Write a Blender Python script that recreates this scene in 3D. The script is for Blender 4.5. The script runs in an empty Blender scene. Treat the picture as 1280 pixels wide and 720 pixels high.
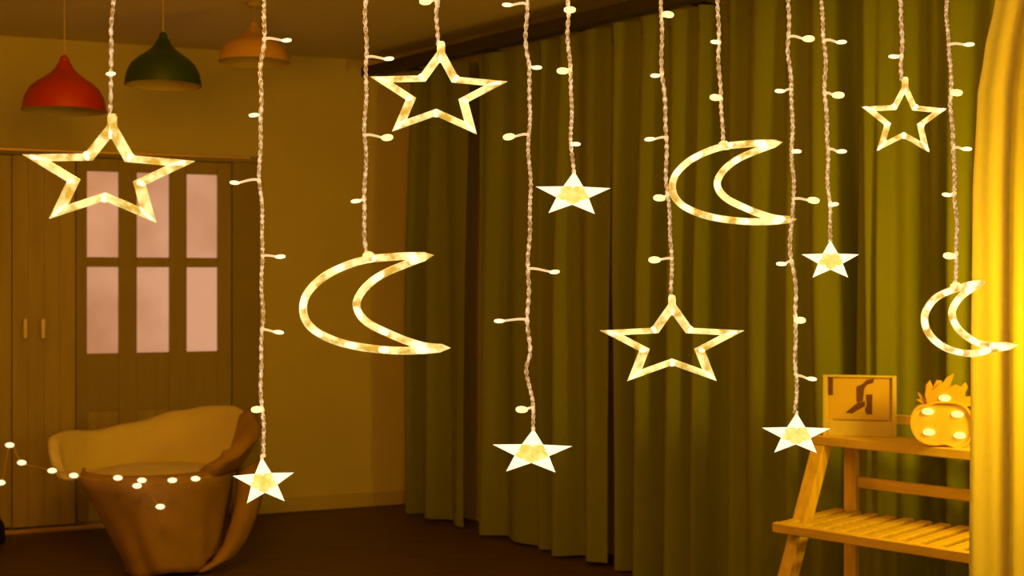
import bpy, math, random
from mathutils import Vector
random.seed(7)
sc = bpy.context.scene
COL = sc.collection
PI = math.pi
F, HZ, CZ = 1600.0, 350.0, 1.32          # focal length in pixels (1280 wide), horizon row, camera height

# ------------------------------------------------------------------ camera, world, lights, exposure
cd = bpy.data.cameras.new('camera'); cam = bpy.data.objects.new('camera', cd); COL.objects.link(cam)
cd.sensor_width = 36; cd.lens = F / 1280 * 36; cd.shift_y = -10 / 1280; cd.clip_start = .05
cam.location = (0, 0, CZ); cam.rotation_euler = (PI / 2, 0, 0)
cd.dof.use_dof = True; cd.dof.focus_distance = 2.7; cd.dof.aperture_fstop = 6.0
sc.camera = cam
sc.view_settings.view_transform = 'Standard'; sc.view_settings.look = 'None'
sc.view_settings.gamma = 1; sc.view_settings.use_curve_mapping = False
sc.view_settings.exposure = 0.0
w = bpy.data.worlds.new('world'); sc.world = w; w.use_nodes = True
w.node_tree.nodes['Background'].inputs[0].default_value = (1, .42, .03, 1)
w.node_tree.nodes['Background'].inputs[1].default_value = .02
WARM = (1.0, .37, .003)
def lamp(name, loc, power, radius=.12, color=WARM):
    l = bpy.data.lights.new(name, 'POINT'); l.energy = power; l.color = color; l.shadow_soft_size = radius
    o = bpy.data.objects.new(name, l); COL.objects.link(o); o.location = loc; return o
lamp('added_room_fill', (-1.1, 3.6, 2.0), 50, .22)  # added fill for back wall, chair and curtains; no lamp hangs here
lamp('added_front_fill', (.35, .1, 2.05), 32, .15, (1.0, .45, .03))  # added light above the viewpoint, brightens the hanging strands
lamp('added_curtain_backlight', (1.70, 3.64, 1.25), 38, .10, (1.0, .56, .006))  # added unseen light behind the cream curtain; backlights it and brightens the shelf

# ------------------------------------------------------------------ helpers
def at(px, py, Y): return Vector(((px - 640) / F * Y, Y, CZ + (HZ - py) / F * Y))
class MB:
    def __init__(s): s.v = []; s.f = []
    def add(s, vs, fs):
        n = len(s.v); s.v += [tuple(v) for v in vs]; s.f += [tuple(i + n for i in f) for f in fs]; return s
    def box(s, a, b, bev=0.0):
        x0, y0, z0 = a; x1, y1, z1 = b
        if bev <= 0:
            vs = [(x, y, z) for z in (z0, z1) for (x, y) in ((x0, y0), (x1, y0), (x1, y1), (x0, y1))]
            return s.add(vs, [(3, 2, 1, 0), (4, 5, 6, 7), (0, 1, 5, 4), (1, 2, 6, 5), (2, 3, 7, 6), (3, 0, 4, 7)])
        e = bev
        def loop(o, z): return [(x0 + o + e, y0 + o, z), (x1 - o - e, y0 + o, z), (x1 - o, y0 + o + e, z), (x1 - o, y1 - o - e, z),
                                (x1 - o - e, y1 - o, z), (x0 + o + e, y1 - o, z), (x0 + o, y1 - o - e, z), (x0 + o, y0 + o + e, z)]
        return s.loft([loop(e, z0), loop(0, z0 + e), loop(0, z1 - e), loop(e, z1)], True, True)
    def loft(s, rings, closed=True, caps=False):
        n = len(rings[0]); vs = [p for r in rings for p in r]; fs = []
        for i in range(len(rings) - 1):
            for j in range(n if closed else n - 1):
                k = (j + 1) % n
                fs.append((i * n + j, i * n + k, (i + 1) * n + k, (i + 1) * n + j))
        if caps: fs += [tuple(range(n))[::-1], tuple((len(rings) - 1) * n + j for j in range(n))]
        return s.add(vs, fs)
    def bar(s, p, q, wx, wy):               # square bar from p to q
        p, q = Vector(p), Vector(q); d = (q - p).normalized()
        a = Vector((1, 0, 0)) if abs(d.x) < .9 else Vector((0, 1, 0))
        b = d.cross(a).normalized(); a = b.cross(d).normalized()
        c = [a * wx / 2 + b * wy / 2, -a * wx / 2 + b * wy / 2, -a * wx / 2 - b * wy / 2, a * wx / 2 - b * wy / 2]
        return s.loft([[p + k for k in c], [q + k for k in c]], True, True)
    def tube(s, pts, r, n=6, caps=True):
        pts = [Vector(p) for p in pts]; rings = []
        for i, p in enumerate(pts):
            d = (pts[min(i + 1, len(pts) - 1)] - pts[max(i - 1, 0)]).normalized()
            a = Vector((0, 1, 0)) if abs(d.y) < .9 else Vector((1, 0, 0))
            b = d.cross(a).normalized(); a = b.cross(d)
            rr = r[i] if isinstance(r, (list, tuple)) else r
            rings.append([p + (a * math.cos(2 * PI * k / n) + b * math.sin(2 * PI * k / n)) * rr for k in range(n)])
        return s.loft(rings, True, caps)
    def lathe(s, prof, n=28, cx=0, cy=0):
        return s.loft([[(cx + r * math.cos(2 * PI * k / n), cy + r * math.sin(2 * PI * k / n), z) for k in range(n)] for r, z in prof], True)
    def prism(s, poly, y0, y1, inset=0):    # polygon in the x-z plane, thickness along y
        n = len(poly)
        return s.add([(x, y0, z) for x, z in poly] + [(x, y1, z) for x, z in poly],
                     [tuple(range(n)), tuple(range(2 * n - 1, n - 1, -1))] + [(i, i + n, (i + 1) % n + n, (i + 1) % n) for i in range(n)])
    def mesh(s, name, mat, smooth=False):
        m = bpy.data.meshes.new(name); m.from_pydata(s.v, [], s.f); m.materials.append(mat); m.update()
        import bmesh
        b = bmesh.new(); b.from_mesh(m); bmesh.ops.recalc_face_normals(b, faces=b.faces); b.to_mesh(m); b.free()
        if smooth:
            m.polygons.foreach_set('use_smooth', [True] * len(m.polygons))
        return m
    def build(s, name, mat, parent=None, smooth=False, loc=None, rz=0):
        return link(name, s.mesh(name, mat, smooth), parent, loc, rz)
def link(name, me, parent=None, loc=None, rz=0):
    o = bpy.data.objects.new(name, me); COL.objects.link(o); o.parent = parent
    if loc is not None: o.location = loc
    o.rotation_euler.z = rz
    return o
def tag(o, label, cat, group=None, kind=None):
    o['label'] = label; o['category'] = cat
    if group: o['group'] = group
    if kind: o['kind'] = kind
    return o
def thing(name, loc, label, cat, group=None, rz=0, kind=None):
    return tag(link(name, None, None, loc, rz), label, cat, group, kind)
def solid(o, t, off=-1):
    m = o.modifiers.new('thickness', 'SOLIDIFY'); m.thickness = t; m.offset = off; return o
def spline(pts, n=6, closed=False):
    out = []; N = len(pts)
    for i in range(N if closed else N - 1):
        P = [Vector(pts[(i + k) % N] if closed else pts[max(0, min(N - 1, i + k))]) for k in (-1, 0, 1, 2)]
        for j in range(n):
            t = j / n
            out.append(.5 * (2 * P[1] + (P[2] - P[0]) * t + (2 * P[0] - 5 * P[1] + 4 * P[2] - P[3]) * t * t + (3 * P[1] - P[0] - 3 * P[2] + P[3]) * t ** 3))
    if not closed: out.append(Vector(pts[-1]))
    return out
def interp(tab, x):
    if x <= tab[0][0]: return tab[0][1]
    for (a, b), (c, d) in zip(tab, tab[1:]):
        if x <= c:
            t = (x - a) / (c - a); t = t * t * (3 - 2 * t); return b + (d - b) * t
    return tab[-1][1]

# ------------------------------------------------------------------ materials
def mat(name, color, rough=.6, var=.0, scale=6, stretch=(1, 1, 1), bump=0, bscale=40, spec=.3, metal=0, trans=0, emit=None, estr=0, coat=0):
    m = bpy.data.materials.new(name); m.use_nodes = True; nt = m.node_tree; N = nt.nodes; L = nt.links
    p = N['Principled BSDF']
    p.inputs['Base Color'].default_value = (*color, 1); p.inputs['Roughness'].default_value = rough
    p.inputs['Specular IOR Level'].default_value = spec; p.inputs['Metallic'].default_value = metal
    p.inputs['Coat Weight'].default_value = coat
    tc = N.new('ShaderNodeTexCoord'); mp = N.new('ShaderNodeMapping'); mp.inputs['Scale'].default_value = stretch
    L.new(tc.outputs['Object'], mp.inputs['Vector'])
    if var:
        nz = N.new('ShaderNodeTexNoise'); nz.inputs['Scale'].default_value = scale; nz.inputs['Detail'].default_value = 5
        L.new(mp.outputs[0], nz.inputs['Vector'])
        cr = N.new('ShaderNodeValToRGB')
        cr.color_ramp.elements[0].position = .3; cr.color_ramp.elements[1].position = .7
        cr.color_ramp.elements[0].color = (*[c * (1 - var) for c in color], 1)
        cr.color_ramp.elements[1].color = (*[min(1, c * (1 + var)) for c in color], 1)
        L.new(nz.outputs['Fac'], cr.inputs[0]); L.new(cr.outputs[0], p.inputs['Base Color'])
    if bump:
        n2 = N.new('ShaderNodeTexNoise'); n2.inputs['Scale'].default_value = bscale; n2.inputs['Detail'].default_value = 4
        L.new(mp.outputs[0], n2.inputs['Vector'])
        b = N.new('ShaderNodeBump'); b.inputs['Strength'].default_value = bump; b.inputs['Distance'].default_value = .01
        L.new(n2.outputs['Fac'], b.inputs['Height']); L.new(b.outputs[0], p.inputs['Normal'])
    if emit:
        p.inputs['Emission Color'].default_value = (*emit, 1); p.inputs['Emission Strength'].default_value = estr
    if trans:
        t = N.new('ShaderNodeBsdfTranslucent'); t.inputs[0].default_value = (*color, 1)
        mx = N.new('ShaderNodeMixShader'); mx.inputs[0].default_value = trans
        L.new(p.outputs[0], mx.inputs[1]); L.new(t.outputs[0], mx.inputs[2]); L.new(mx.outputs[0], N['Material Output'].inputs[0])
    return m
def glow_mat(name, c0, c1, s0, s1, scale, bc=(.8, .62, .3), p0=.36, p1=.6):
    """clear plastic or glass with a noise-mottled glow put into its emission"""
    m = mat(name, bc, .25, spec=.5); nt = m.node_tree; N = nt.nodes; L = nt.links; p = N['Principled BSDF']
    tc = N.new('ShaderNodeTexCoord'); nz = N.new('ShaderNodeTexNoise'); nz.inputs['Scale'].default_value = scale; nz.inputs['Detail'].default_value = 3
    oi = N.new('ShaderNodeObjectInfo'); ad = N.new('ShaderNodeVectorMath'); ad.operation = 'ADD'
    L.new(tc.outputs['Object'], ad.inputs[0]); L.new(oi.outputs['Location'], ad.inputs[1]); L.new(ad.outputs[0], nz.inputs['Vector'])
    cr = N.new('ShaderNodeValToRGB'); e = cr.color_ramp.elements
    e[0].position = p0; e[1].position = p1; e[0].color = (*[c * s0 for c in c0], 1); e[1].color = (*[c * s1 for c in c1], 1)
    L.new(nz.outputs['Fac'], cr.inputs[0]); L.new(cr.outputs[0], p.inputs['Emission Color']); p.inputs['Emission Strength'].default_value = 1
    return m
M = dict(
    wall=mat('plaster', (.72, .66, .55), .85, .05, 1.5, bump=.08, bscale=60),
    ceil=mat('ceiling_paint', (.70, .64, .54), .9, .04, 1.2),
    floor=mat('dark_wood_floor', (.095, .055, .032), .5, .35, 3, (1, 12, 1), bump=.1, bscale=20),
    base=mat('baseboard_paint', (.62, .55, .45), .5, .05, 3),
    leaf=mat('door_laminate', (.52, .44, .33), .55, .10, 3, (8, 8, .6)),
    glassleaf=mat('door_frame_paint', (.40, .34, .25), .5, .06, 3, (8, 8, .6)),
    jamb=mat('jamb_paint', (.36, .31, .22), .6, .06, 3),
    track=mat('pinkish_metal', (.75, .52, .48), .35, .05, 5, metal=.3, spec=.6),
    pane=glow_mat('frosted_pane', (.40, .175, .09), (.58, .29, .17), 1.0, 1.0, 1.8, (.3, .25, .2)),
    handle=mat('satin_handle', (.7, .64, .55), .35, .05, 5, metal=.6),
    curtain=mat('olive_curtain', (.26, .30, .08), .85, .10, 4, (1, 1, .15), bump=.15, bscale=180, spec=.15, trans=.12),
    rail=mat('dark_rail', (.05, .04, .03), .5, .1, 4),
    sheer=mat('cream_curtain', (.93, .89, .76), .8, .03, 5, (1, 1, .2), bump=.1, bscale=160, spec=.15, trans=.66),
    red=mat('red_enamel', (.36, .024, .012), .4, .04, 4, spec=.5),
    green=mat('green_enamel', (.012, .04, .018), .4, .04, 4, spec=.5),
    orange=mat('orange_enamel', (.62, .38, .18), .5, .04, 4, spec=.4),
    lampin=mat('lamp_inside_white', (.48, .42, .33), .6, .03, 5),
    cord=mat('tan_cord', (.45, .36, .25), .6, .05, 9),
    shell=mat('cream_upholstery', (.80, .72, .55), .75, .05, 5, bump=.1, bscale=90),
    throw=mat('brown_throw', (.42, .27, .13), .9, .14, 7, bump=.25, bscale=120, spec=.1),
    wood=mat('pale_pine', (.74, .54, .26), .5, .16, 3, (2, 14, 14), bump=.08, bscale=30),
    woodz=mat('pale_pine_upright', (.74, .54, .26), .5, .16, 3, (14, 14, 2), bump=.08, bscale=30),
    frame=mat('photo_frame_cream', (.66, .57, .39), .5, .04, 6),
    mat_=mat('frame_mat', (.70, .56, .33), .7, .04, 6),
    print=mat('print_paper', (.66, .47, .22), .7, .08, 5),
    ink=mat('print_ink_and_shade', (.14, .06, .03), .7, .12, 20),
    pine=mat('pineapple_plastic', (.74, .5, .14), .4, .05, 9, emit=(1, .42, .03), estr=.05, spec=.5),
    leafp=mat('pineapple_crown', (.58, .36, .11), .45, .06, 9, emit=(1, .40, .03), estr=.03, spec=.4),
    pbulb=mat('pineapple_led', (1, .9, .5), .3, .03, 9, emit=(1, .80, .22), estr=1.6),
    wire=glow_mat('twisted_wire_painted_glints', (.08, .05, .022), (.58, .42, .25), 1, 1, 130, (.9, .84, .74), .42, .62),  # pale speckled glints painted on the wire as weak emission
    fwire=mat('thin_copper_wire', (.70, .45, .22), .3, .1, 40, spec=.6, metal=.4),
    tube=glow_mat('lit_clear_tube', (.80, .48, .05), (1, .88, .33), .78, 1.12, 46, (.6, .4, .12), .36, .56),
    led=mat('led_white', (1, .95, .8), .3, .03, 9, emit=(1, .92, .56), estr=1.35),
    bulb=mat('led_bulb', (1, .95, .8), .3, .03, 9, emit=(1, .86, .44), estr=1.6),
    bulbhot=mat('led_bulb_bright', (1, .9, .6), .3, .03, 9, emit=(1, .80, .28), estr=1.7),
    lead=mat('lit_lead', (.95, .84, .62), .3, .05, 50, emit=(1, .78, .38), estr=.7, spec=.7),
    tip=mat('star_tip_lit', (1, .96, .8), .25, .03, 20, emit=(1, .93, .62), estr=1.2, spec=.6),
    core=glow_mat('star_core_lit', (.78, .66, .10), (.92, .84, .24), .95, 1.0, 70, (.5, .4, .1)),
    black=mat('black_fabric', (.02, .018, .015), .8, .2, 8),
)

# ------------------------------------------------------------------ room shell
H = 2.6
CORN = Vector((-.66, 7.54, 0)); BR = math.radians(22.6)      # back wall: through the corner, local x to the right, local -y into the room
bx = Vector((math.cos(BR), math.sin(BR), 0)); bn = Vector((math.sin(BR), -math.cos(BR), 0))
Q0 = Vector((-.58, 7.16, 0)); e = Vector((.617, -.787, 0)); mN = Vector((-.787, -.617, 0))   # curtain line and its normal into the room
ER = math.atan2(e.y, e.x)
W0 = Q0 - mN * .22
# corner of back wall line and right wall line
def isect(p, d, q, g):
    k = ((q.x - p.x) * g.y - (q.y - p.y) * g.x) / (d.x * g.y - d.y * g.x); return p + d * k
C1 = isect(CORN, bx, W0, e)
CL = CORN - bx * 2.75                                             # left end of back wall
QE = W0 + e * 5.1                                                # right wall turns here
FY = -1.6
poly = [C1, CL, Vector((CL.x, FY, 0)), Vector((QE.x, FY, 0)), QE]
def slab(name, z0, z1, m):
    b = MB(); n = len(poly)
    b.add([(p.x, p.y, z0) for p in poly] + [(p.x, p.y, z1) for p in poly],
          [tuple(range(n)), tuple(range(2 * n - 1, n - 1, -1))] + [(i, i + n, (i + 1) % n + n, (i + 1) % n) for i in range(n)])
    o = b.build(name, m); o['kind'] = 'structure'; return o
tag(slab('floor', -.06, 0, M['floor']), 'dark brown wooden floor', 'floor', kind='structure')
tag(slab('ceiling', H, H + .06, M['ceil']), 'plain ceiling above the room', 'ceiling', kind='structure')
def wall(name, p, q, label, t=.1):
    d = q - p; n = Vector((-d.y, d.x, 0)).normalized() * -t
    cen = (C1 + CL + QE) / 3 + Vector((0, -2, 0))
    if n.dot(cen - p) > 0: n = -n
    b = MB(); vs = [p, q, q + n, p + n]
    b.add([(v.x, v.y, 0) for v in vs] + [(v.x, v.y, H) for v in vs], [(0, 1, 2, 3), (7, 6, 5, 4), (0, 4, 5, 1), (1, 5, 6, 2), (2, 6, 7, 3), (3, 7, 4, 0)])
    return tag(b.build(name, M['wall']), label, 'wall', kind='structure')
wall('wall_back', CL, C1, 'plain plaster wall behind the armchair and the glazed door')
wall('wall_right', C1, QE, 'plain wall behind the olive curtains')
wall('wall_left', Vector((CL.x, FY, 0)), CL, 'plain side wall left of the doors')
wall('wall_front', Vector((QE.x, FY, 0)), Vector((CL.x, FY, 0)), 'plain wall behind the viewer')
wall('wall_side', QE, Vector((QE.x, FY, 0)), 'plain side wall right of the cream curtain')

def wallx(px):                    # local x (negative to the left of the corner) of an image column on the back wall
    r = (px - 640) / F
    s = (CORN.x - r * CORN.y) / (bx.x - r * bx.y); return -s
def wallz(px, py):
    s = wallx(px); Y = CORN.y + bx.y * s; return CZ + (HZ - py) / F * Y
def on_wall(b, name, m, parent=None, smooth=False):
    if parent is None: return b.build(name, m, None, smooth, CORN, BR)
    return b.build(name, m, parent, smooth)
# baseboard right of the doors
xj0, xj1 = wallx(288), wallx(322)
b = MB().box((xj1, -.018, 0), (C1 - CORN).length * 1 + 0 > 0 and ((C1 - CORN).dot(bx) - .03, 0, .085) or (0, 0, .085), .004)
tag(on_wall(b, 'baseboard_back', M['base']), 'pale low baseboard along the back wall', 'baseboard', kind='structure')
# door jamb and header
DH = wallz(150, 199)
b = MB().box((xj0 + .002, -.05, 0), (xj1, -.002, DH), .006)
tag(on_wall(b, 'trim_1', M['jamb']), 'brown door jamb right of the glazed door', 'trim', kind='structure')
b = MB().box((-2.72, -.05, DH), (xj1, -.002, DH + .035), .004)
hd = tag(on_wall(b, 'trim_2', M['jamb']), 'long header rail above the doors', 'trim', kind='structure')
on_wall(MB().box((-2.70, -.060, DH + .022), (wallx(310), -.0505, DH + .032)), 'track', M['track'], hd)
b = MB().box((-2.72, -.11, 0), (wallx(150), -.075, .022), .004)
tag(on_wall(b, 'trim_3', M['track']), 'thin pinkish floor track in front of the plain door', 'trim', kind='structure')
# glazed door
x0, x1 = wallx(94), xj0
door = thing('door_1', CORN, 'brown door with six tall pinkish lit frosted panes', 'door', rz=BR, kind='structure')
cols = [(108, 147), (170, 210), (232, 270)]
zs = [(wallz(190, 322), wallz(190, 217)), (wallz(190, 440), wallz(190, 334))]
xc = [(wallx(a), wallx(c)) for a, c in cols]
bottom, top = .03, DH - .004
y0, y1 = -.045, -.008
st = [x0] + [v for ab in xc for v in ab] + [x1 - .002]
for i in range(0, 8, 2):
    MB().box((st[i] + .001, y0, bottom), (st[i + 1], y1, top), .003).build('stile', M['glassleaf'], door)
for a, c in xc:
    for z0, z1 in ((zs[0][1], top), (zs[1][1], zs[0][0]), (.62, zs[1][0])):
        MB().box((a, y0 + .004, z0), (c, y1, z1)).build('rail', M['glassleaf'], door)
    MB().box((a, y0 + .012, bottom), (c, y1, .62)).build('lower_panel', M['leaf'], door)
    for z0, z1 in zs:
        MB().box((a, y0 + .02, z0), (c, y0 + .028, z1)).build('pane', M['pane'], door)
# plain door leaves
xa, xb = wallx(15), wallx(93)
d2 = thing('door_2', CORN, 'plain laminate door leaf with two small upright handles', 'door', rz=BR, kind='structure')
k = 4
for i in range(k):
    a = xa + (xb - xa) * i / k; c = xa + (xb - xa) * (i + 1) / k
    MB().box((a + .0003, -.065, .03), (c - .0003, -.03, top), .001).build('panel', M['leaf'], d2)
for px in (31, 53):
    x = wallx(px); z = wallz(px, 410)
    MB().bar((x, -.09, z - .05), (x, -.09, z + .05), .016, .012).bar((x, -.09, z - .04), (x, -.064, z - .04), .01, .01).bar((x, -.09, z + .04), (x, -.064, z + .04), .01, .01).build('handle', M['handle'], d2)
b = MB().box((-2.72, -.06, .03), (xa - .004, -.02, top), .003)
tag(on_wall(b, 'door_3', M['leaf']), 'edge of another plain door leaf at the far left', 'door', kind='structure')

# ------------------------------------------------------------------ olive curtains on a dark rail
def qof(px):
    r = (px - 640) / F
    return (r * Q0.y - Q0.x) / (e.x - r * e.y)
CT = 2.485
def curtain(qa, qb, folds, label, seed, z0=.012, back=0.0, amp=.05, wmin=.12, wmax=.34):
    rnd = random.Random(seed)
    o = thing('olive_curtain', (0, 0, 0), label, 'curtain', 'olive curtains along the wall')
    n = int((qb - qa) / .009); rows = 16
    # irregular fold centres
    ph = []; u = 0
    while u < qb - qa + .3:
        wd = rnd.uniform(wmin, wmax); ph.append((u, wd, rnd.uniform(.45, 1.0) * (.6 + wd * .46 / ((wmin + wmax) / 2)))); u += wd
    def off(q, t):
        u = q - qa + .012 * math.sin(3 * t + q * 5)
        for s, wd, am in ph:
            if s <= u < s + wd or (u < 0 and s == 0):
                k = max(0, (u - s) / wd); c = .5 - .5 * math.cos(2 * PI * k)
                v = am * (c ** .9); break
        else: v = 0
        d = sum(g * math.exp(-((q - qc) / ww) ** 2) for qc, ww, g in folds)
        sp = .6 + .4 * min(1, t * 2.2)
        return amp * 1.35 * v * sp + d * sp + .012 * math.sin(23 * q + 2 * t) - back
    rings = []
    for i in range(rows + 1):
        t = i / rows; z = CT - (CT - z0) * t
        rings.append([Q0 + e * (qa + (qb - qa) * j / n) + mN * (off(qa + (qb - qa) * j / n, t) - .04) + Vector((0, 0, z + (.006 * math.sin(9 * (qa + (qb - qa) * j / n)) if i == rows else 0))) for j in range(n + 1)])
    MB().loft(rings, False).build('fabric', M['curtain'], o, True)
    solid(o.children[0] if o.children else None, .004) if False else None
    # header tape
    MB().loft([[p + Vector((0, 0, dz)) + mN * .006 for p in rings[0]] for dz in (-.07, .0)], False).build('header_tape', M['curtain'], o, True)
    return o
curtain(qof(503), qof(577), [], 'narrow far olive curtain panel next to the back wall corner', 3, .02, .02, .085)
curtain(qof(594), qof(757), [(qof(752), .05, -.05)], 'middle olive curtain panel just right of the dark gap', 12, .015, 0, .08)
curtain(qof(760), qof(1300), [(qof(893), .06, -.12), (qof(1052), .04, -.11), (qof(1088), .022, -.07), (qof(1134), .05, -.13), (qof(1170), .025, -.06)], 'widest olive curtain panel behind the wooden ladder shelf', 5, .012, .01, .075, .09, .20)
rl = thing('curtain_rail', (Q0.x, Q0.y, 0), 'dark curtain rail below the ceiling above the olive curtains', 'curtain rail', rz=ER)
L0 = qof(480); L1 = qof(1300)
MB().box((L0, -.155, 2.468), (L1, -.13, 2.528), .006).build('fascia', M['rail'], rl)
MB().box((L0, -.13, 2.516), (L1, .0, 2.527)).build('top_board', M['rail'], rl)
MB().box((L0 + .02, -.09, 2.487), (L1 - .02, -.02, 2.516)).build('track', M['rail'], rl)

for k in range(6):
    x = L0 + .15 + (L1 - L0 - .3) * k / 5
    MB().box((x, .0, 2.505), (x + .025, .215, 2.527)).build('bracket', M['rail'], rl)

# ------------------------------------------------------------------ pendant lamps
def pendant(px0, px1, pt, pb, Y, m, label):
    c = at((px0 + px1) / 2, pb, Y); R = (px1 - px0) / 2 / F * Y; h = (pb - pt) / F * Y
    o = thing('pendant_lamp', c, label, 'lamp', 'pendant lamps near the doors')
    pr = [(1.0, 0), (.985, .10), (.94, .26), (.83, .42), (.66, .54), (.48, .63), (.33, .72), (.22, .81), (.16, .90), (.12, .95)]
    s = MB().lathe([(r * R, z * h) for r, z in pr], 36).build('shade', m, o, True)
    MB().lathe([(r * R - .004, z * h) for r, z in pr[:8]], 36).build('shade_lining', M['lampin'], s, True)
    MB().lathe([(.001, h * .90), (.115 * R, h * .90), (.115 * R, h), (.05 * R, h * 1.06), (.001, h * 1.06)], 14).build('cap', m, o, True)
    MB().lathe([(.001, .1 * h), (.12 * R, .16 * h), (.17 * R, .3 * h), (.1 * R, .5 * h), (.07 * R, .9 * h)], 14).build('bulb', M['lampin'], o, True)
    MB().tube([(0, 0, h), (0, 0, H - c.z)], .0028, 6).build('cord', M['cord'], o)
    MB().lathe([(.001, H - c.z), (.04, H - c.z), (.035, H - c.z - .02), (.001, H - c.z - .025)], 14).build('ceiling_rose', M['cord'], o, True)
pendant(30, 131, 73, 139, 5.3, M['red'], 'red bell-shaped pendant lamp, leftmost of three')
pendant(157, 251, 44, 107, 5.3, M['green'], 'dark green bell-shaped pendant lamp between the red and orange ones')
pendant(274, 362, 30, 78, 5.9, M['orange'], 'pale orange pendant lamp, rightmost of three')

# ------------------------------------------------------------------ armchair with a brown throw
AC = Vector(((198 - 640) / F * 5.95, 5.95, 0))
ch = thing('armchair', AC, 'cream armchair with a wide rounded back and flared arms by the doors', 'chair')
A, B = .455, .40
TOPZ = [(-125, .53), (-110, .60), (-85, .605), (-55, .585), (-30, .61), (0, .665), (20, .69), (40, .695), (58, .67), (75, .625), (100, .585), (125, .52)]
def shell_pt(th, v, inset=0.0):
    """th in degrees, 0 = back; v 0 at seat level, 1 at the rim"""
    a = math.radians(th); zt = interp(TOPZ, th)
    lip = interp([(-125, .02), (-90, .0), (0, .0), (125, .03)], th)
    b0 = .72 + .14 * min(1, max(0, -th / 90)); f = b0 + (1 - b0) * v ** (.8 if th > 0 else .8 - .45 * min(1, -th / 60))
    z = .40 + lip + (zt - .40 - lip) * v
    wv = A if th > 0 else A * 1.0
    wv *= 1 + .13 * max(0, (-th - 85) / 40)
    return Vector(((wv * f - inset) * math.sin(a), (B * f - inset) * math.cos(a), z))
rings = []
for j in range(9):
    v = j / 8
    rings.append([shell_pt(-125 + 250 * i / 48, v) for i in range(49)])
rings.append([shell_pt(-125 + 250 * i / 48, 1, .02) + Vector((0, 0, .012)) for i in range(49)])
for j in range(9):
    v = 1 - j / 8
    rings.append([shell_pt(-125 + 250 * i / 48, v, .045) for i in range(49)])
b = MB().loft(rings, False)
n = 49; R = len(rings)
b.f.append(tuple(i * n for i in range(R))); b.f.append(tuple(i * n + n - 1 for i in range(R))[::-1])
b.build('backrest', M['shell'], ch, True)
# seat cushion: rounded disc
sp = [(.001, .34), (.80, .34), (.90, .36), (.94, .395), (.90, .425), (.75, .445), (.4, .455), (.001, .457)]
MB().loft([[(r * .345 * math.cos(2 * PI * k / 40), r * .335 * math.sin(2 * PI * k / 40) - .03, z) for k in range(40)] for r, z in sp]).build('seat_cushion', M['shell'], ch, True)
MB().loft([[(r * .30 * math.cos(2 * PI * k / 32) + dx, r * .29 * math.sin(2 * PI * k / 32) - .02, z) for k in range(32)] for r, z, dx in ((.001, .06, .06), (.62, .06, .06), (.68, .10, .055), (1.0, .34, 0), (.9, .355, 0), (.001, .36, 0))]).build('base', M['throw'], ch, True)
for sx, sy in ((-1, -1), (1, -1), (-1, 1), (1, 1)):
    MB().tube([(.06 + sx * .12, -.02 + sy * .12, .08), (.06 + sx * .15, -.02 + sy * .15, 0)], [.02, .014], 8).build('leg', M['woodz'], ch)
# throw: hangs over the seat front and over the right arm
tw = thing('throw_blanket', AC, 'brown woven throw draped over the armchair seat front and right arm', 'blanket')
rings = []
nc = 72
for j in range(15):
    v = j / 14
    ring = []
    for i in range(nc + 1):
        ph = math.radians(-82 + 184 * i / nc)            # 0 = towards the viewer
        fold = (.007 * math.sin(7 * ph + .5) + .004 * math.sin(13 * ph + 2)) * min(1, v * 1.6)
        big = -.03 * math.exp(-((math.degrees(ph) - 60) / 14) ** 2) * min(1, v * 2)
        rx = .345 - .145 * v ** .95 + fold + big; ry = .335 - .07 * v + fold + big * .6
        cx = .0 + .10 * v ** 1.0
        z = .452 - .44 * v if v > 0 else .458
        z += .02 * v * math.sin(4 * ph + 1) * (v > .9) + (.05 * v * max(0, math.sin(ph)) ** 2)
        if v == 0: rx *= .90; ry *= .90
        ring.append((cx + rx * math.sin(ph), -.045 - ry * math.cos(ph), z))
    rings.append(ring)
o = MB().loft(rings, False).build('front_drape', M['throw'], tw, True); solid(o, .012, 1)
rings = []
for j in range(9):
    v = .05 + .95 * j / 8
    rings.append([shell_pt(64 + 5 * math.sin(v * 4) + (126 - 64) * i / 16, v, .058) for i in range(17)])
rings.append([shell_pt(64 - 4 + (126 - 60) * i / 16, 1, .02) + Vector((0, 0, .030)) for i in range(17)])
for j in range(9):
    v = 1 - .9 * j / 8
    rings.append([shell_pt(60 + (127 - 60) * i / 16, v, -.014) for i in range(17)])
b = MB().loft(rings, False); nn = 17
b.f.append(tuple(i * nn + nn - 1 for i in range(len(rings))))
o = b.build('arm_drape', M['throw'], tw, True); solid(o, .008, 1)
# loose tail of the throw hanging from the right arm to the floor
tail = [(.42, .0, .46, .05), (.435, -.03, .38, .055), (.43, -.06, .30, .055), (.415, -.09, .22, .052), (.385, -.12, .13, .05), (.34, -.15, .06, .05), (.28, -.18, .022, .05)]
rings = [[(x + hw * u, y - .05 * (1 - u * u) + .03 * u, z + .012 * u) for u in [k / 5 - 1 for k in range(11)]] for x, y, z, hw in tail]
o = MB().loft(rings, False).build('side_tail', M['throw'], tw, True); solid(o, .010, 0)

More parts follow.
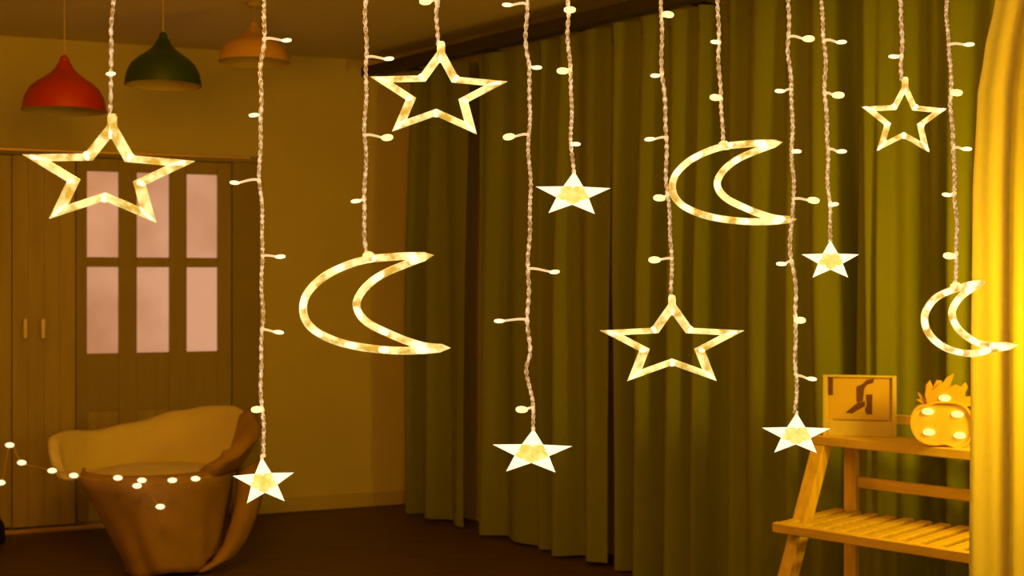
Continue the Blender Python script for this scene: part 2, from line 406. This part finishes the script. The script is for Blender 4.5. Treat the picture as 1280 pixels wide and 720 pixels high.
# fairy lights on the armchair
fl = thing('fairy_light_string', at(150, 600, 5.6), 'thin string of tiny warm fairy lights draped along the armchair front', 'string lights')
o0 = fl.location.copy()
fp = [(-75, 570, 6.5), (-40, 606, 6.0), (-6, 606, 5.5), (2, 603, 5.5), (13, 556, 5.52), (28, 578, 5.5), (66, 588, 5.47), (93, 594, 5.5), (120, 600, 5.5), (148, 597, 5.48), (172, 607, 5.47), (178, 600, 5.47), (201, 633, 5.45), (216, 600, 5.47), (245, 598, 5.47), (266, 596, 5.5)]
pts = [at(*p) - o0 for p in fp]
MB().tube(spline(pts, 6), .0022, 5).build('wire', M['fwire'], fl)
sphere = MB()
sphere.lathe([(max(.001, math.sin(PI * k / 6)) * 1.0, -math.cos(PI * k / 6)) for k in range(7)], 10)
sm = sphere.mesh('fairy_bulb', M['bulb'], True)
for i, p in enumerate(pts):
    if i in (0, 1, 2, 8, 15): continue
    o = link('bulb', sm, fl, p + Vector((0, -.008, 0))); o.scale = (.020, .012, .011)

# small black thing at the left frame edge
bg = thing('black_bag', at(-24, 668, 6.42).to_2d().to_3d(), 'small black bag on the floor cut off by the left picture edge', 'bag')
MB().loft([[(r * .115 * math.copysign(abs(math.cos(2 * PI * k / 24)) ** .6, math.cos(2 * PI * k / 24)), r2 * .07 * math.copysign(abs(math.sin(2 * PI * k / 24)) ** .6, math.sin(2 * PI * k / 24)), z) for k in range(24)] for r, r2, z in ((.001, .001, 0), (.95, .95, 0), (1, 1, .02), (.95, .9, .09), (.75, .5, .135), (.6, .2, .145), (.001, .001, .146))]).build('body', M['black'], bg, True)
MB().tube([(-.05 + .1 * k / 10, 0, .16 + .05 * math.sin(PI * k / 10)) for k in range(11)], .006, 6).build('handle', M['black'], bg, True)

# ------------------------------------------------------------------ ladder shelf
P0 = Vector((1.213, 4.625, 0)); SR = math.radians(-44.4)
sh = thing('ladder_shelf', P0, 'pale wooden ladder shelf with a slatted lower tier before the curtains', 'shelf', rz=SR)
SW, D1, D2, Z1, Z2 = .90, .205, .44, .775, .496
T = .032
for x in (.0, SW - .045):
    MB().box((x, -.03, 0), (x + .048, 0, .885), .003).build('back_post', M['woodz'], sh)
    ya, yb = -D1 + .025, -.56
    b = MB()
    vs = []
    for y, z in ((ya, Z1 - T - .001), (yb, .0)):
        vs += [(x - .02, y - .03, z), (x + .025, y - .03, z), (x + .025, y + .03, z), (x - .02, y + .03, z)]
    b.add(vs, [(0, 1, 2, 3), (7, 6, 5, 4), (0, 4, 5, 1), (1, 5, 6, 2), (2, 6, 7, 3), (3, 7, 4, 0)])
    b.build('front_leg', M['woodz'], sh)
for i in range(2):                    # two boards make the top
    ya = -D1 + i * (D1 / 2) * .86; yb = ya + D1 / 2 * .86 - .003
    MB().box((-.045, ya, Z1 - T), (SW + .02, yb, Z1), .003).build('top_board', M['wood'], sh)
MB().box((.049, -.024, .815), (SW - .046, -.006, .85), .003).build('back_rail', M['wood'], sh)
MB().box((.049, -.024, .578), (SW - .046, -.006, .617), .003).build('back_rail', M['wood'], sh)
MB().box((-.035, -D2, Z2 - .03), (SW + .02, -D2 + .03, Z2 + .003), .003).build('front_apron', M['wood'], sh)
MB().box((.05, -.06, Z2 - .03), (SW - .05, -.032, Z2 - .013), .003).build('back_apron', M['wood'], sh)
ns = 14
for i in range(ns):
    x = -.03 + (SW + .03) * i / ns
    MB().box((x, -D2 + .0305, Z2 - .012), (x + .040, -.034, Z2 + .002), .003).build('slat', M['wood'], sh)

# picture frame on the shelf
pl, pr_ = Vector((1.092, 4.50, Z1)), Vector((1.333, 4.44, Z1))
FW = (pr_ - pl).length; FR = math.atan2(pr_.y - pl.y, pr_.x - pl.x); FH = .213
pf = thing('picture_frame', pl, 'cream framed picture with a dark figure standing on the shelf top', 'picture frame', rz=FR)
sx = FW / 495; sz = FH / 400
def fx(u): return (u - 80) * sx
def fz(v): return (528 - v) * sz
MB().box((0, -.012, 0), (fx(112), .008, FH), .002).build('frame_bar', M['frame'], pf)
MB().box((fx(545), -.012, 0), (FW, .008, FH), .002).build('frame_bar', M['frame'], pf)
MB().box((fx(112), -.012, FH - .008), (fx(545), .008, FH), .002).build('frame_bar', M['frame'], pf)
MB().box((fx(112), -.012, 0), (fx(545), .008, fz(430)), .002).build('frame_bar', M['frame'], pf)
pn = MB().box((fx(112), .0, fz(430)), (fx(545), .006, FH - .008)).build('picture', M['print'], pf)
MB().box((fx(120), -.003, fz(262)), (fx(150), 0, FH - .010)).build('inner_shadow_strip', M['ink'], pn)  # shadow inside the frame's left edge, put in as a dark strip
MB().box((fx(152), -.002, fz(428)), (fx(520), 0, fz(418))).build('lower_line', M['throw'], pn)
ink = [[(350, 185), (380, 158), (428, 150), (420, 178), (380, 190), (362, 215), (352, 300), (312, 305), (310, 205)],
       [(236, 376), (318, 308), (368, 300), (366, 330), (300, 368), (286, 380)],
       [(372, 256), (416, 252), (414, 384), (376, 384), (366, 350), (380, 320)]]
for pg in ink:
    MB().prism([(fx(u), fz(v)) for u, v in pg], -.002, -.0002).build('figure_print', M['ink'], pn)
MB().bar((FW / 2, .008, FH * .7), (FW / 2, .026, .002), .03, .004).build('stand', M['frame'], pf)

# pineapple marquee lamp
PC = at(1178, 558, 4.19); PC.z = Z1
pp = thing('pineapple_lamp', PC, 'amber pineapple-shaped lamp with five glowing bulbs on the shelf', 'lamp', rz=math.radians(-16))
ps = 4.19 / F / 5.143
def pz(u, v): return ((u - 865) * ps, (622 - v) * ps)
body = [(770, 350), (710, 365), (672, 425), (670, 500), (700, 565), (755, 603), (820, 612), (880, 604), (945, 622), (1000, 610), (1042, 560), (1058, 480), (1042, 405), (1000, 352), (940, 330), (830, 330)]
bp = [pz(*p) for p in [(v.x, v.y) for v in spline([Vector((a, c, 0)) for a, c in body], 4, True)]]
bd = MB().prism(bp, -.008, .022).build('body', M['pine'], pp)
def rim(poly, w):
    n = len(poly); out = []
    cx = sum(p[0] for p in poly) / n; cz = sum(p[1] for p in poly) / n
    return [(cx + (x - cx) * (1 - w), cz + (z - cz) * (1 - w)) for x, z in poly]
rb = MB(); ou, inn = bp, rim(bp, .07); n = len(bp)
rb.loft([[(x, -.008, z) for x, z in ou], [(x, -.024, z) for x, z in ou], [(x, -.024, z) for x, z in inn], [(x, -.008, z) for x, z in inn]])
rb.build('rim', M['pine'], pp)
for lf in ([(772, 352), (757, 290), (768, 232), (800, 262), (850, 215), (890, 250), (945, 220), (1000, 245), (1003, 300), (998, 352)], [(800, 345), (762, 300), (757, 240), (790, 195), (812, 250), (830, 345)],
           [(815, 345), (800, 260), (830, 195), (862, 200), (858, 345)],
           [(840, 345), (850, 240), (892, 178), (938, 150), (915, 220), (905, 345)],
           [(890, 345), (900, 250), (935, 225), (965, 240), (955, 345)],
           [(930, 345), (950, 270), (1005, 205), (1020, 235), (995, 300), (985, 350)],
           [(780, 350), (745, 300), (712, 275), (730, 320), (705, 325), (755, 360)],
           [(970, 350), (1005, 300), (1060, 290), (1030, 330), (1065, 350), (1000, 365)]):
    k = random.uniform(-.004, .004) if len(lf) < 10 else -.012
    MB().prism([pz(*p) for p in lf], .002 + k, .012 + k).build('crown_leaf', M['leafp'], pp)
for u, v in ((878, 308), (775, 398), (955, 410), (782, 530), (968, 545)):
    x, z = pz(u, v)
    o = link('bulb', sm.copy(), pp, (x, -.014, z)); o.data.materials[0] = M['pbulb']; o.scale = (.019, .010, .0105)

# ------------------------------------------------------------------ cream side curtain
cc = thing('cream_curtain', at(1217, 720, 3.3).to_2d().to_3d(), 'bright cream curtain gathered at the right picture edge', 'curtain')
c0 = cc.location.copy(); rings = []
for i in range(41):
    z = .02 + (H - .03 - .02) * i / 40
    py = HZ - (z - CZ) / 3.3 * F
    lx = interp([(-220, 1300), (-80, 1262), (0, 1247), (50, 1234), (130, 1223), (250, 1218), (480, 1216), (720, 1214), (960, 1212)], py)
    g = (lx - 1214) / 86
    ring = []
    for k in range(81):
        u = k / 80
        x = (lx + (1500 - lx) * u - 640) / F * 3.3
        y = 3.3 + .022 * math.sin(u * 34 + .8 + .5 * g) * (.4 + .6 * min(1, u * 8)) + .008 * math.sin(u * 71 + 1.5 * z) - .07 * u
        ring.append((x - c0.x, y - c0.y, z))
    rings.append(ring)
o = MB().loft(rings, False).build('fabric', M['sheer'], cc, True); solid(o, .003, 0)
MB().loft([[Vector(p) + Vector((0, -.004, dz)) for p in rings[-1]] for dz in (-.06, .008)], False).build('header_tape', M['sheer'], cc, True)

# ------------------------------------------------------------------ hanging light strands
def bulb_mesh():
    b = MB(); b.lathe([(.001, -1), (.55, -.95), (.9, -.5), (1, .1), (.85, .6), (.5, .92), (.001, 1)], 10); return b
BUL = bulb_mesh().mesh('led_bulb', M['bulb'], True)
HOT = bulb_mesh().mesh('led_bulb_bright', M['bulbhot'], True)
def strand(path, Y, bulbs, label, rw=3.1):
    """path: pixel points from top to bottom; bulbs: (px, py, hot)"""
    (xt, yt) = path[0]
    top_py = HZ - (H - .001 - CZ) / Y * F
    pts = [Vector((xt + (xt - path[1][0]) * .3, top_py, 0))] + [Vector((x, y, 0)) for x, y in path]
    sp = spline(pts, 14)
    P = [at(p.x, p.y, Y) for p in sp]
    base = P[-1].copy()
    o = thing('light_strand', base, label, 'string lights', 'hanging light strands')
    # arc length resample and twist of two leads
    S = [0.0]
    for a, c in zip(P, P[1:]): S.append(S[-1] + (c - a).length)
    step = .0062; n = int(S[-1] / step); j = 0
    rr = rw * .5 / F * Y; tr = rr * .92
    rnd = random.Random(int(xt))
    wires = [[], []]; ctr = []
    pitch = 0.0
    for i in range(n + 1):
        s = S[-1] * i / n
        while j < len(S) - 2 and S[j + 1] < s: j += 1
        p = P[j].lerp(P[j + 1], (s - S[j]) / max(1e-6, S[j + 1] - S[j])) - base
        wob = .0016 * math.sin(s * 31 + xt) + .0012 * math.sin(s * 57 + 2 * xt)
        p.x += wob
        pitch += step * 2 * PI / (.030 + .008 * math.sin(s * 12 + xt))
        ctr.append(p)
        for k in range(2):
            a = pitch + k * PI
            wires[k].append(p + Vector((math.cos(a) * rr, math.sin(a) * rr, 0)))
    for k in range(2):
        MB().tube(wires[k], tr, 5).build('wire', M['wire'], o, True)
    for (bx_, by_, hot) in bulbs:
        h = at(bx_, by_, Y) - base
        cpt = min(ctr, key=lambda q: abs(q.z - h.z))
        d = h - cpt; ln = abs(d.x); sgn = 1 if d.x >= 0 else -1
        k = Y / F
        yo = -.010
        # LED head
        L = (6.5 if not hot else 7.5) * k; Rr = (2.7 if not hot else 4.3) * k
        tilt = random.uniform(-.12, .12)
        m = bpy.data.objects.new('bulb', HOT if hot else BUL); COL.objects.link(m); m.parent = o
        m.location = h + Vector((0, yo - .004, 0)); m.scale = (Rr, Rr, L)
        m.rotation_euler = (0, PI / 2 * sgn + tilt, random.uniform(-.3, .3))
        a = cpt + Vector((0, yo * .5, .004)); c = h + Vector((-sgn * L * .7, yo, 0))
        mid = a.lerp(c, .35) + Vector((0, yo * .4, .002))
        if ln > 9 * k:
            MB().tube(spline([a, mid, c], 4), [2.0 * k * (1 - .25 * t / 8) for t in range(9)], 6).build('lead', M['lead'], m)
            ld = m.children if False else None
        else:
            MB().tube([cpt, h + Vector((0, yo, 0))], 1.8 * k, 6).build('lead', M['lead'], m)
        ch_ = COL.objects[-1]
        ch_.matrix_parent_inverse = (m_matrix(m)).inverted()
    return o
from mathutils import Matrix
def m_matrix(m):
    return Matrix.LocRotScale(m.location, m.rotation_euler, m.scale)

def star_pts(R, r, tilt):
    return [((R if i % 2 == 0 else r) * math.sin(PI * i / 5 + tilt), (R if i % 2 == 0 else r) * math.cos(PI * i / 5 + tilt)) for i in range(10)]
def ring_mesh(pts, w, t, sx=1.0, lim=3.4, ns=10):
    """closed tube following a planar polygon with mitred corners, in the x-z plane"""
    n = len(pts); b = MB(); rings = []
    for i in range(n):
        p0, p1, p2 = (Vector(pts[(i + k) % n]) for k in (-1, 0, 1))
        d0 = (p1 - p0).normalized(); d1 = (p2 - p1).normalized()
        n0 = Vector((-d0.y, d0.x)); n1 = Vector((-d1.y, d1.x)); mt = n0 + n1
        mt = mt.normalized() if mt.length > 1e-4 else n0
        f = min(lim, 1 / max(.05, mt.dot(n0)))
        rings.append([((p1.x + mt.x * w * f * math.cos(a)) * sx, t * math.sin(a), p1.y + mt.y * w * f * math.cos(a)) for a in [2 * PI * k / ns + .3 for k in range(ns)]])
    rings.append(rings[0])
    b.loft(rings, True); return b
LED = bulb_mesh().mesh('tube_led', M['led'], True)
def add_leds(o, pts, sx, w, count, seed):
    rnd = random.Random(seed); n = len(pts)
    seg = [(Vector(pts[i]), Vector(pts[(i + 1) % n])) for i in range(n)]
    for a, c in seg: a.x *= sx; c.x *= sx
    tot = sum((c - a).length for a, c in seg)
    for k in range(count):
        s = tot * ((k + .5 + rnd.uniform(-.18, .18)) / count)
        for a, c in seg:
            l = (c - a).length
            if s <= l: break
            s -= l
        p = a.lerp(c, min(1, s / l)); d = (c - a).normalized()
        q = bpy.data.objects.new('led', LED); COL.objects.link(q); q.parent = o
        q.location = (p.x, -w * .35, p.y); q.scale = (w * .92, w * .95, w * rnd.uniform(1.7, 2.6))
        q.rotation_euler = (0, math.atan2(d.x, d.y), 0)
def hollow_star(cx, ytop, ybot, wpx, Y, tiltdeg, label, seed, yaw=0):
    k = Y / F; Rp = (ybot - ytop) / 1.809
    sx = wpx / 1.902 / Rp; R = Rp * k; w = .064 * R
    Rc = R - 3.24 * w * .92; rc = Rc * .455
    c = at(cx, ytop + Rp, Y)
    o = thing('star_light', c, label, 'star light', 'hollow star lights', rz=yaw)
    pts = star_pts(Rc, rc, math.radians(tiltdeg))
    ring_mesh(pts, w, w * 1.0, sx).build('tube_frame', M['tube'], o, False)
    for i, (px_, pz_) in enumerate(pts):
        q = bpy.data.objects.new('led', LED); COL.objects.link(q); q.parent = o
        f = .97 if i % 2 == 0 else 1.06
        q.location = (px_ * sx * f, -w * .3, pz_ * f); q.scale = (w * (.75 if i % 2 == 0 else 1.15), w * .95, w * (2.6 if i % 2 == 0 else 1.25))
        q.rotation_euler = (0, math.atan2(px_ * sx, pz_), 0)
    zt = R * .98
    x = R * sx * math.sin(math.radians(tiltdeg)) * .9
    MB().lathe([(.001, zt - .030 * R / .12), (w * 1.25, zt - .026 * R / .12), (w * 1.25, zt + w * .3), (w * .9, zt + w * 1.1), (.001, zt + w * 1.2)], 12, x).build('cap', M['tube'], o, True)
    return o
def moon(outer, inner, Y, label, w_px, attach, seed):
    k = Y / F
    cx = sum(p[0] for p in outer) / len(outer); cy = sum(p[1] for p in outer) / len(outer)
    c = at(cx, cy, Y)
    oc = [((p.x - cx) * k, -(p.y - cy) * k) for p in spline([Vector((a, b_, 0)) for a, b_ in outer], 4)]
    ic = [((p.x - cx) * k, -(p.y - cy) * k) for p in spline([Vector((a, b_, 0)) for a, b_ in [outer[-1]] + inner[::-1] + [outer[0]]], 4)]
    pts = oc + ic[1:-1]
    o = thing('moon_light', c, label, 'moon light', 'crescent moon lights')
    w = w_px / 2 * k
    ring_mesh(pts, w, w, 1, 1.6).build('tube_frame', M['tube'], o, True)
    add_leds(o, pts, 1, w, 13, seed)
    ax, ay = (attach[0] - cx) * k, -(attach[1] - cy) * k
    MB().lathe([(.001, ay - w * 1.2), (w * 1.5, ay - w * 1.1), (w * 1.6, ay + w * .6), (w * .8, ay + w * 1.3), (.001, ay + w * 1.4)], 12, ax).build('cap', M['tube'], o, True)
    return o
def solid_star(cx, ytop, ybot, wpx, Y, tiltdeg, label):
    k = Y / F; Rp = (ybot - ytop) / 1.809; sx = wpx / 1.902 / Rp; R = Rp * k
    c = at(cx, ytop + Rp, Y)
    o = thing('small_star_light', c, label, 'star light', 'small solid star lights')
    P = star_pts(R, R * .43, math.radians(tiltdeg)); th = R * .17
    inner = [P[i] for i in range(1, 10, 2)]
    for i in range(0, 10, 2):
        O, A_, B_ = P[i], P[i - 1], P[(i + 1) % 10]
        mx, mz = (A_[0] + B_[0]) / 2, (A_[1] + B_[1]) / 2
        vs = [(O[0] * sx, 0, O[1]), (A_[0] * sx, 0, A_[1]), (B_[0] * sx, 0, B_[1]), (mx * sx, -th, mz), (mx * sx, th, mz)]
        MB().add(vs, [(0, 1, 3), (0, 3, 2), (0, 4, 1), (0, 2, 4), (1, 4, 3), (2, 3, 4)]).build('star_tip', M['tip'], o)
    vs = []; fs = []
    for i in range(5):
        a = inner[i]; c2 = inner[(i + 1) % 5]
        vs += [(a[0] * sx, -.001, a[1]), ((a[0] + c2[0]) / 2 * sx, -th, (a[1] + c2[1]) / 2)]
    vs += [(0, -th * .55, 0), (0, th * .55, 0)]
    fs = [(i, (i + 1) % 10, 10) for i in range(10)]
    vs2 = [(x, -y, z) for x, y, z in vs[:10]]
    MB().add(vs + vs2, fs + [((i + 1) % 10 + 12, i + 12, 11) for i in range(10)]).build('star_core', M['core'], o)
    for i in range(5):
        a = PI * 2 * i / 5 + math.radians(tiltdeg)
        q = bpy.data.objects.new('led', LED); COL.objects.link(q); q.parent = o
        q.location = (math.sin(a) * R * .40 * sx, -th * .98, math.cos(a) * R * .40); q.scale = (R * .05, R * .05, R * .13)
        q.rotation_euler = (0, math.atan2(math.sin(a) * sx, math.cos(a)), 0)
    MB().lathe([(.001, R * .90), (R * .07, R * .90), (R * .07, R * 1.06), (.001, R * 1.10)], 10, R * sx * math.sin(math.radians(tiltdeg)) * .9).build('cap', M['lead'], o, True)
    return o

strand([(141, 0), (138, 60), (138, 110), (136, 147)], 2.1, [(142, 94, 0)], 'light strand ending in the large hollow star below the red lamp')
hollow_star(134, 146, 278, 224, 2.1, 3.5, 'large hollow star light beside the red and green lamps, biggest star', 1)
strand([(330, 0), (327, 90), (325, 200), (328, 320), (327, 420), (327, 510), (331, 571)], 2.6,
       [(360, 52, 0), (319, 145, 0), (295, 229, 0), (352, 321, 0), (350, 415, 0), (323, 511, 1)], 'long light strand left of centre ending in the star beside the armchair')
solid_star(330, 571, 628, 77, 2.55, -4, 'small solid star light hanging in front of the armchair')
strand([(458, 0), (457, 90), (457, 180), (455, 260), (459, 318)], 2.45,
       [(487, 75, 0), (485, 173, 1), (446, 252, 0)], 'light strand carrying the largest crescent moon')
MO = [(535, 320), (510, 320), (480, 322), (455, 325), (430, 333), (405, 346), (386, 364), (379, 382), (382, 400), (396, 415), (422, 427), (452, 434), (490, 438), (525, 438), (556, 435)]
MI = [(508, 330), (478, 343), (457, 359), (446, 377), (449, 392), (462, 405), (484, 416), (508, 426), (532, 433)]
moon(MO, MI, 2.45, 'largest crescent moon light left of the olive curtains', 10, (461, 321), 4)
strand([(546, -30), (547, 0), (547, 30), (547, 58)], 2.6, [(532, 4, 1)], 'shortest light strand holding the hollow star near the curtain corner')
hollow_star(547, 55, 168, 178, 2.6, 3.0, 'hollow star light at upper middle overlapping the curtain rail end', 2)
strand([(658, 0), (661, 90), (662, 200), (662, 300), (659, 390), (663, 440), (659, 462), (664, 500), (667, 536)], 2.5,
       [(634, 8, 0), (671, 86, 0), (636, 172, 1), (693, 340, 0), (624, 401, 0), (652, 511, 1)], 'long light strand ending in the star low on the middle curtain panel')
solid_star(665, 536, 590, 100, 2.5, 2, 'small solid star light lowest in front of the middle curtain panel')
strand([(709, -20), (710, 20), (713, 100), (715, 180), (716, 215)], 2.7, [(712, 14, 1), (703, 90, 1), (719, 181, 0)], 'short light strand with the small star beside the long middle strand')
solid_star(716, 214, 267, 94, 2.7, 2, 'small solid star light hung high before the middle curtain panel')
strand([(826, 0), (829, 90), (833, 190), (836, 270), (840, 330), (840, 374)], 2.5,
       [(834, 20, 1), (818, 96, 0), (811, 175, 0), (823, 248, 1), (817, 325, 1)], 'light strand ending in the hollow star low at right of centre')
hollow_star(840, 372, 478, 187, 2.5, 0, 'hollow star light hanging low before the widest olive curtain', 3)
strand([(897, 0), (899, 60), (901, 130), (904, 180)], 2.8, [(893, 54, 0), (893, 123, 1)], 'light strand carrying the upper right crescent moon')
def mv(pts, sx_, sy_, x0, y0): return [(838 + (x - 376) * sx_, 179 + (y - 320) * sy_) for x, y in pts]
moon(mv(MO, .84, .83, 0, 0), mv(MI, .84, .83, 0, 0), 2.8, 'middle-sized crescent moon light before the widest olive curtain', 9, (905, 182), 5)
strand([(985, 0), (988, 90), (991, 190), (991, 260), (988, 300), (993, 350), (995, 430), (994, 516)], 2.7,
       [(1009, 50, 1), (973, 115, 0), (994, 190, 0), (1015, 251, 1), (975, 330, 0), (998, 400, 1), (1013, 473, 0)], 'long light strand ending in the star beside the picture frame')
solid_star(995, 516, 566, 86, 2.7, 1, 'small solid star light beside the picture frame on the shelf')
strand([(1028, 0), (1031, 70), (1033, 150), (1036, 230), (1038, 302)], 3.0,
       [(1050, 54, 0), (1046, 120, 1), (1050, 190, 0), (1040, 256, 0)], 'light strand ending in the smallest solid star')
solid_star(1038, 300, 347, 72, 3.0, 0, 'smallest solid star light right of the long strand')
strand([(1124, -30), (1126, 5), (1127, 60), (1128, 101)], 3.1, [(1115, 72, 0)], 'short light strand holding the smallest hollow star')
hollow_star(1130, 99, 191, 110, 3.1, 1.5, 'smallest hollow star light near the cream curtain top', 6)
strand([(1184, 0), (1188, 90), (1191, 180), (1195, 260), (1195, 356)], 3.0,
       [(1209, 57, 0), (1193, 117, 1), (1206, 187, 0), (1181, 244, 0), (1184, 320, 1)], 'rightmost light strand carrying the smallest moon')
moon([(1226, 354), (1212, 356), (1199, 360), (1181, 366), (1166, 376), (1156, 393), (1158, 411), (1170, 427), (1190, 438), (1215, 442), (1239, 437), (1266, 432)],
     [(1211, 363), (1198, 374), (1190, 390), (1195, 407), (1209, 421), (1230, 431)], 3.0, 'smallest crescent moon light overlapping the cream curtain', 9, (1195, 359), 7)
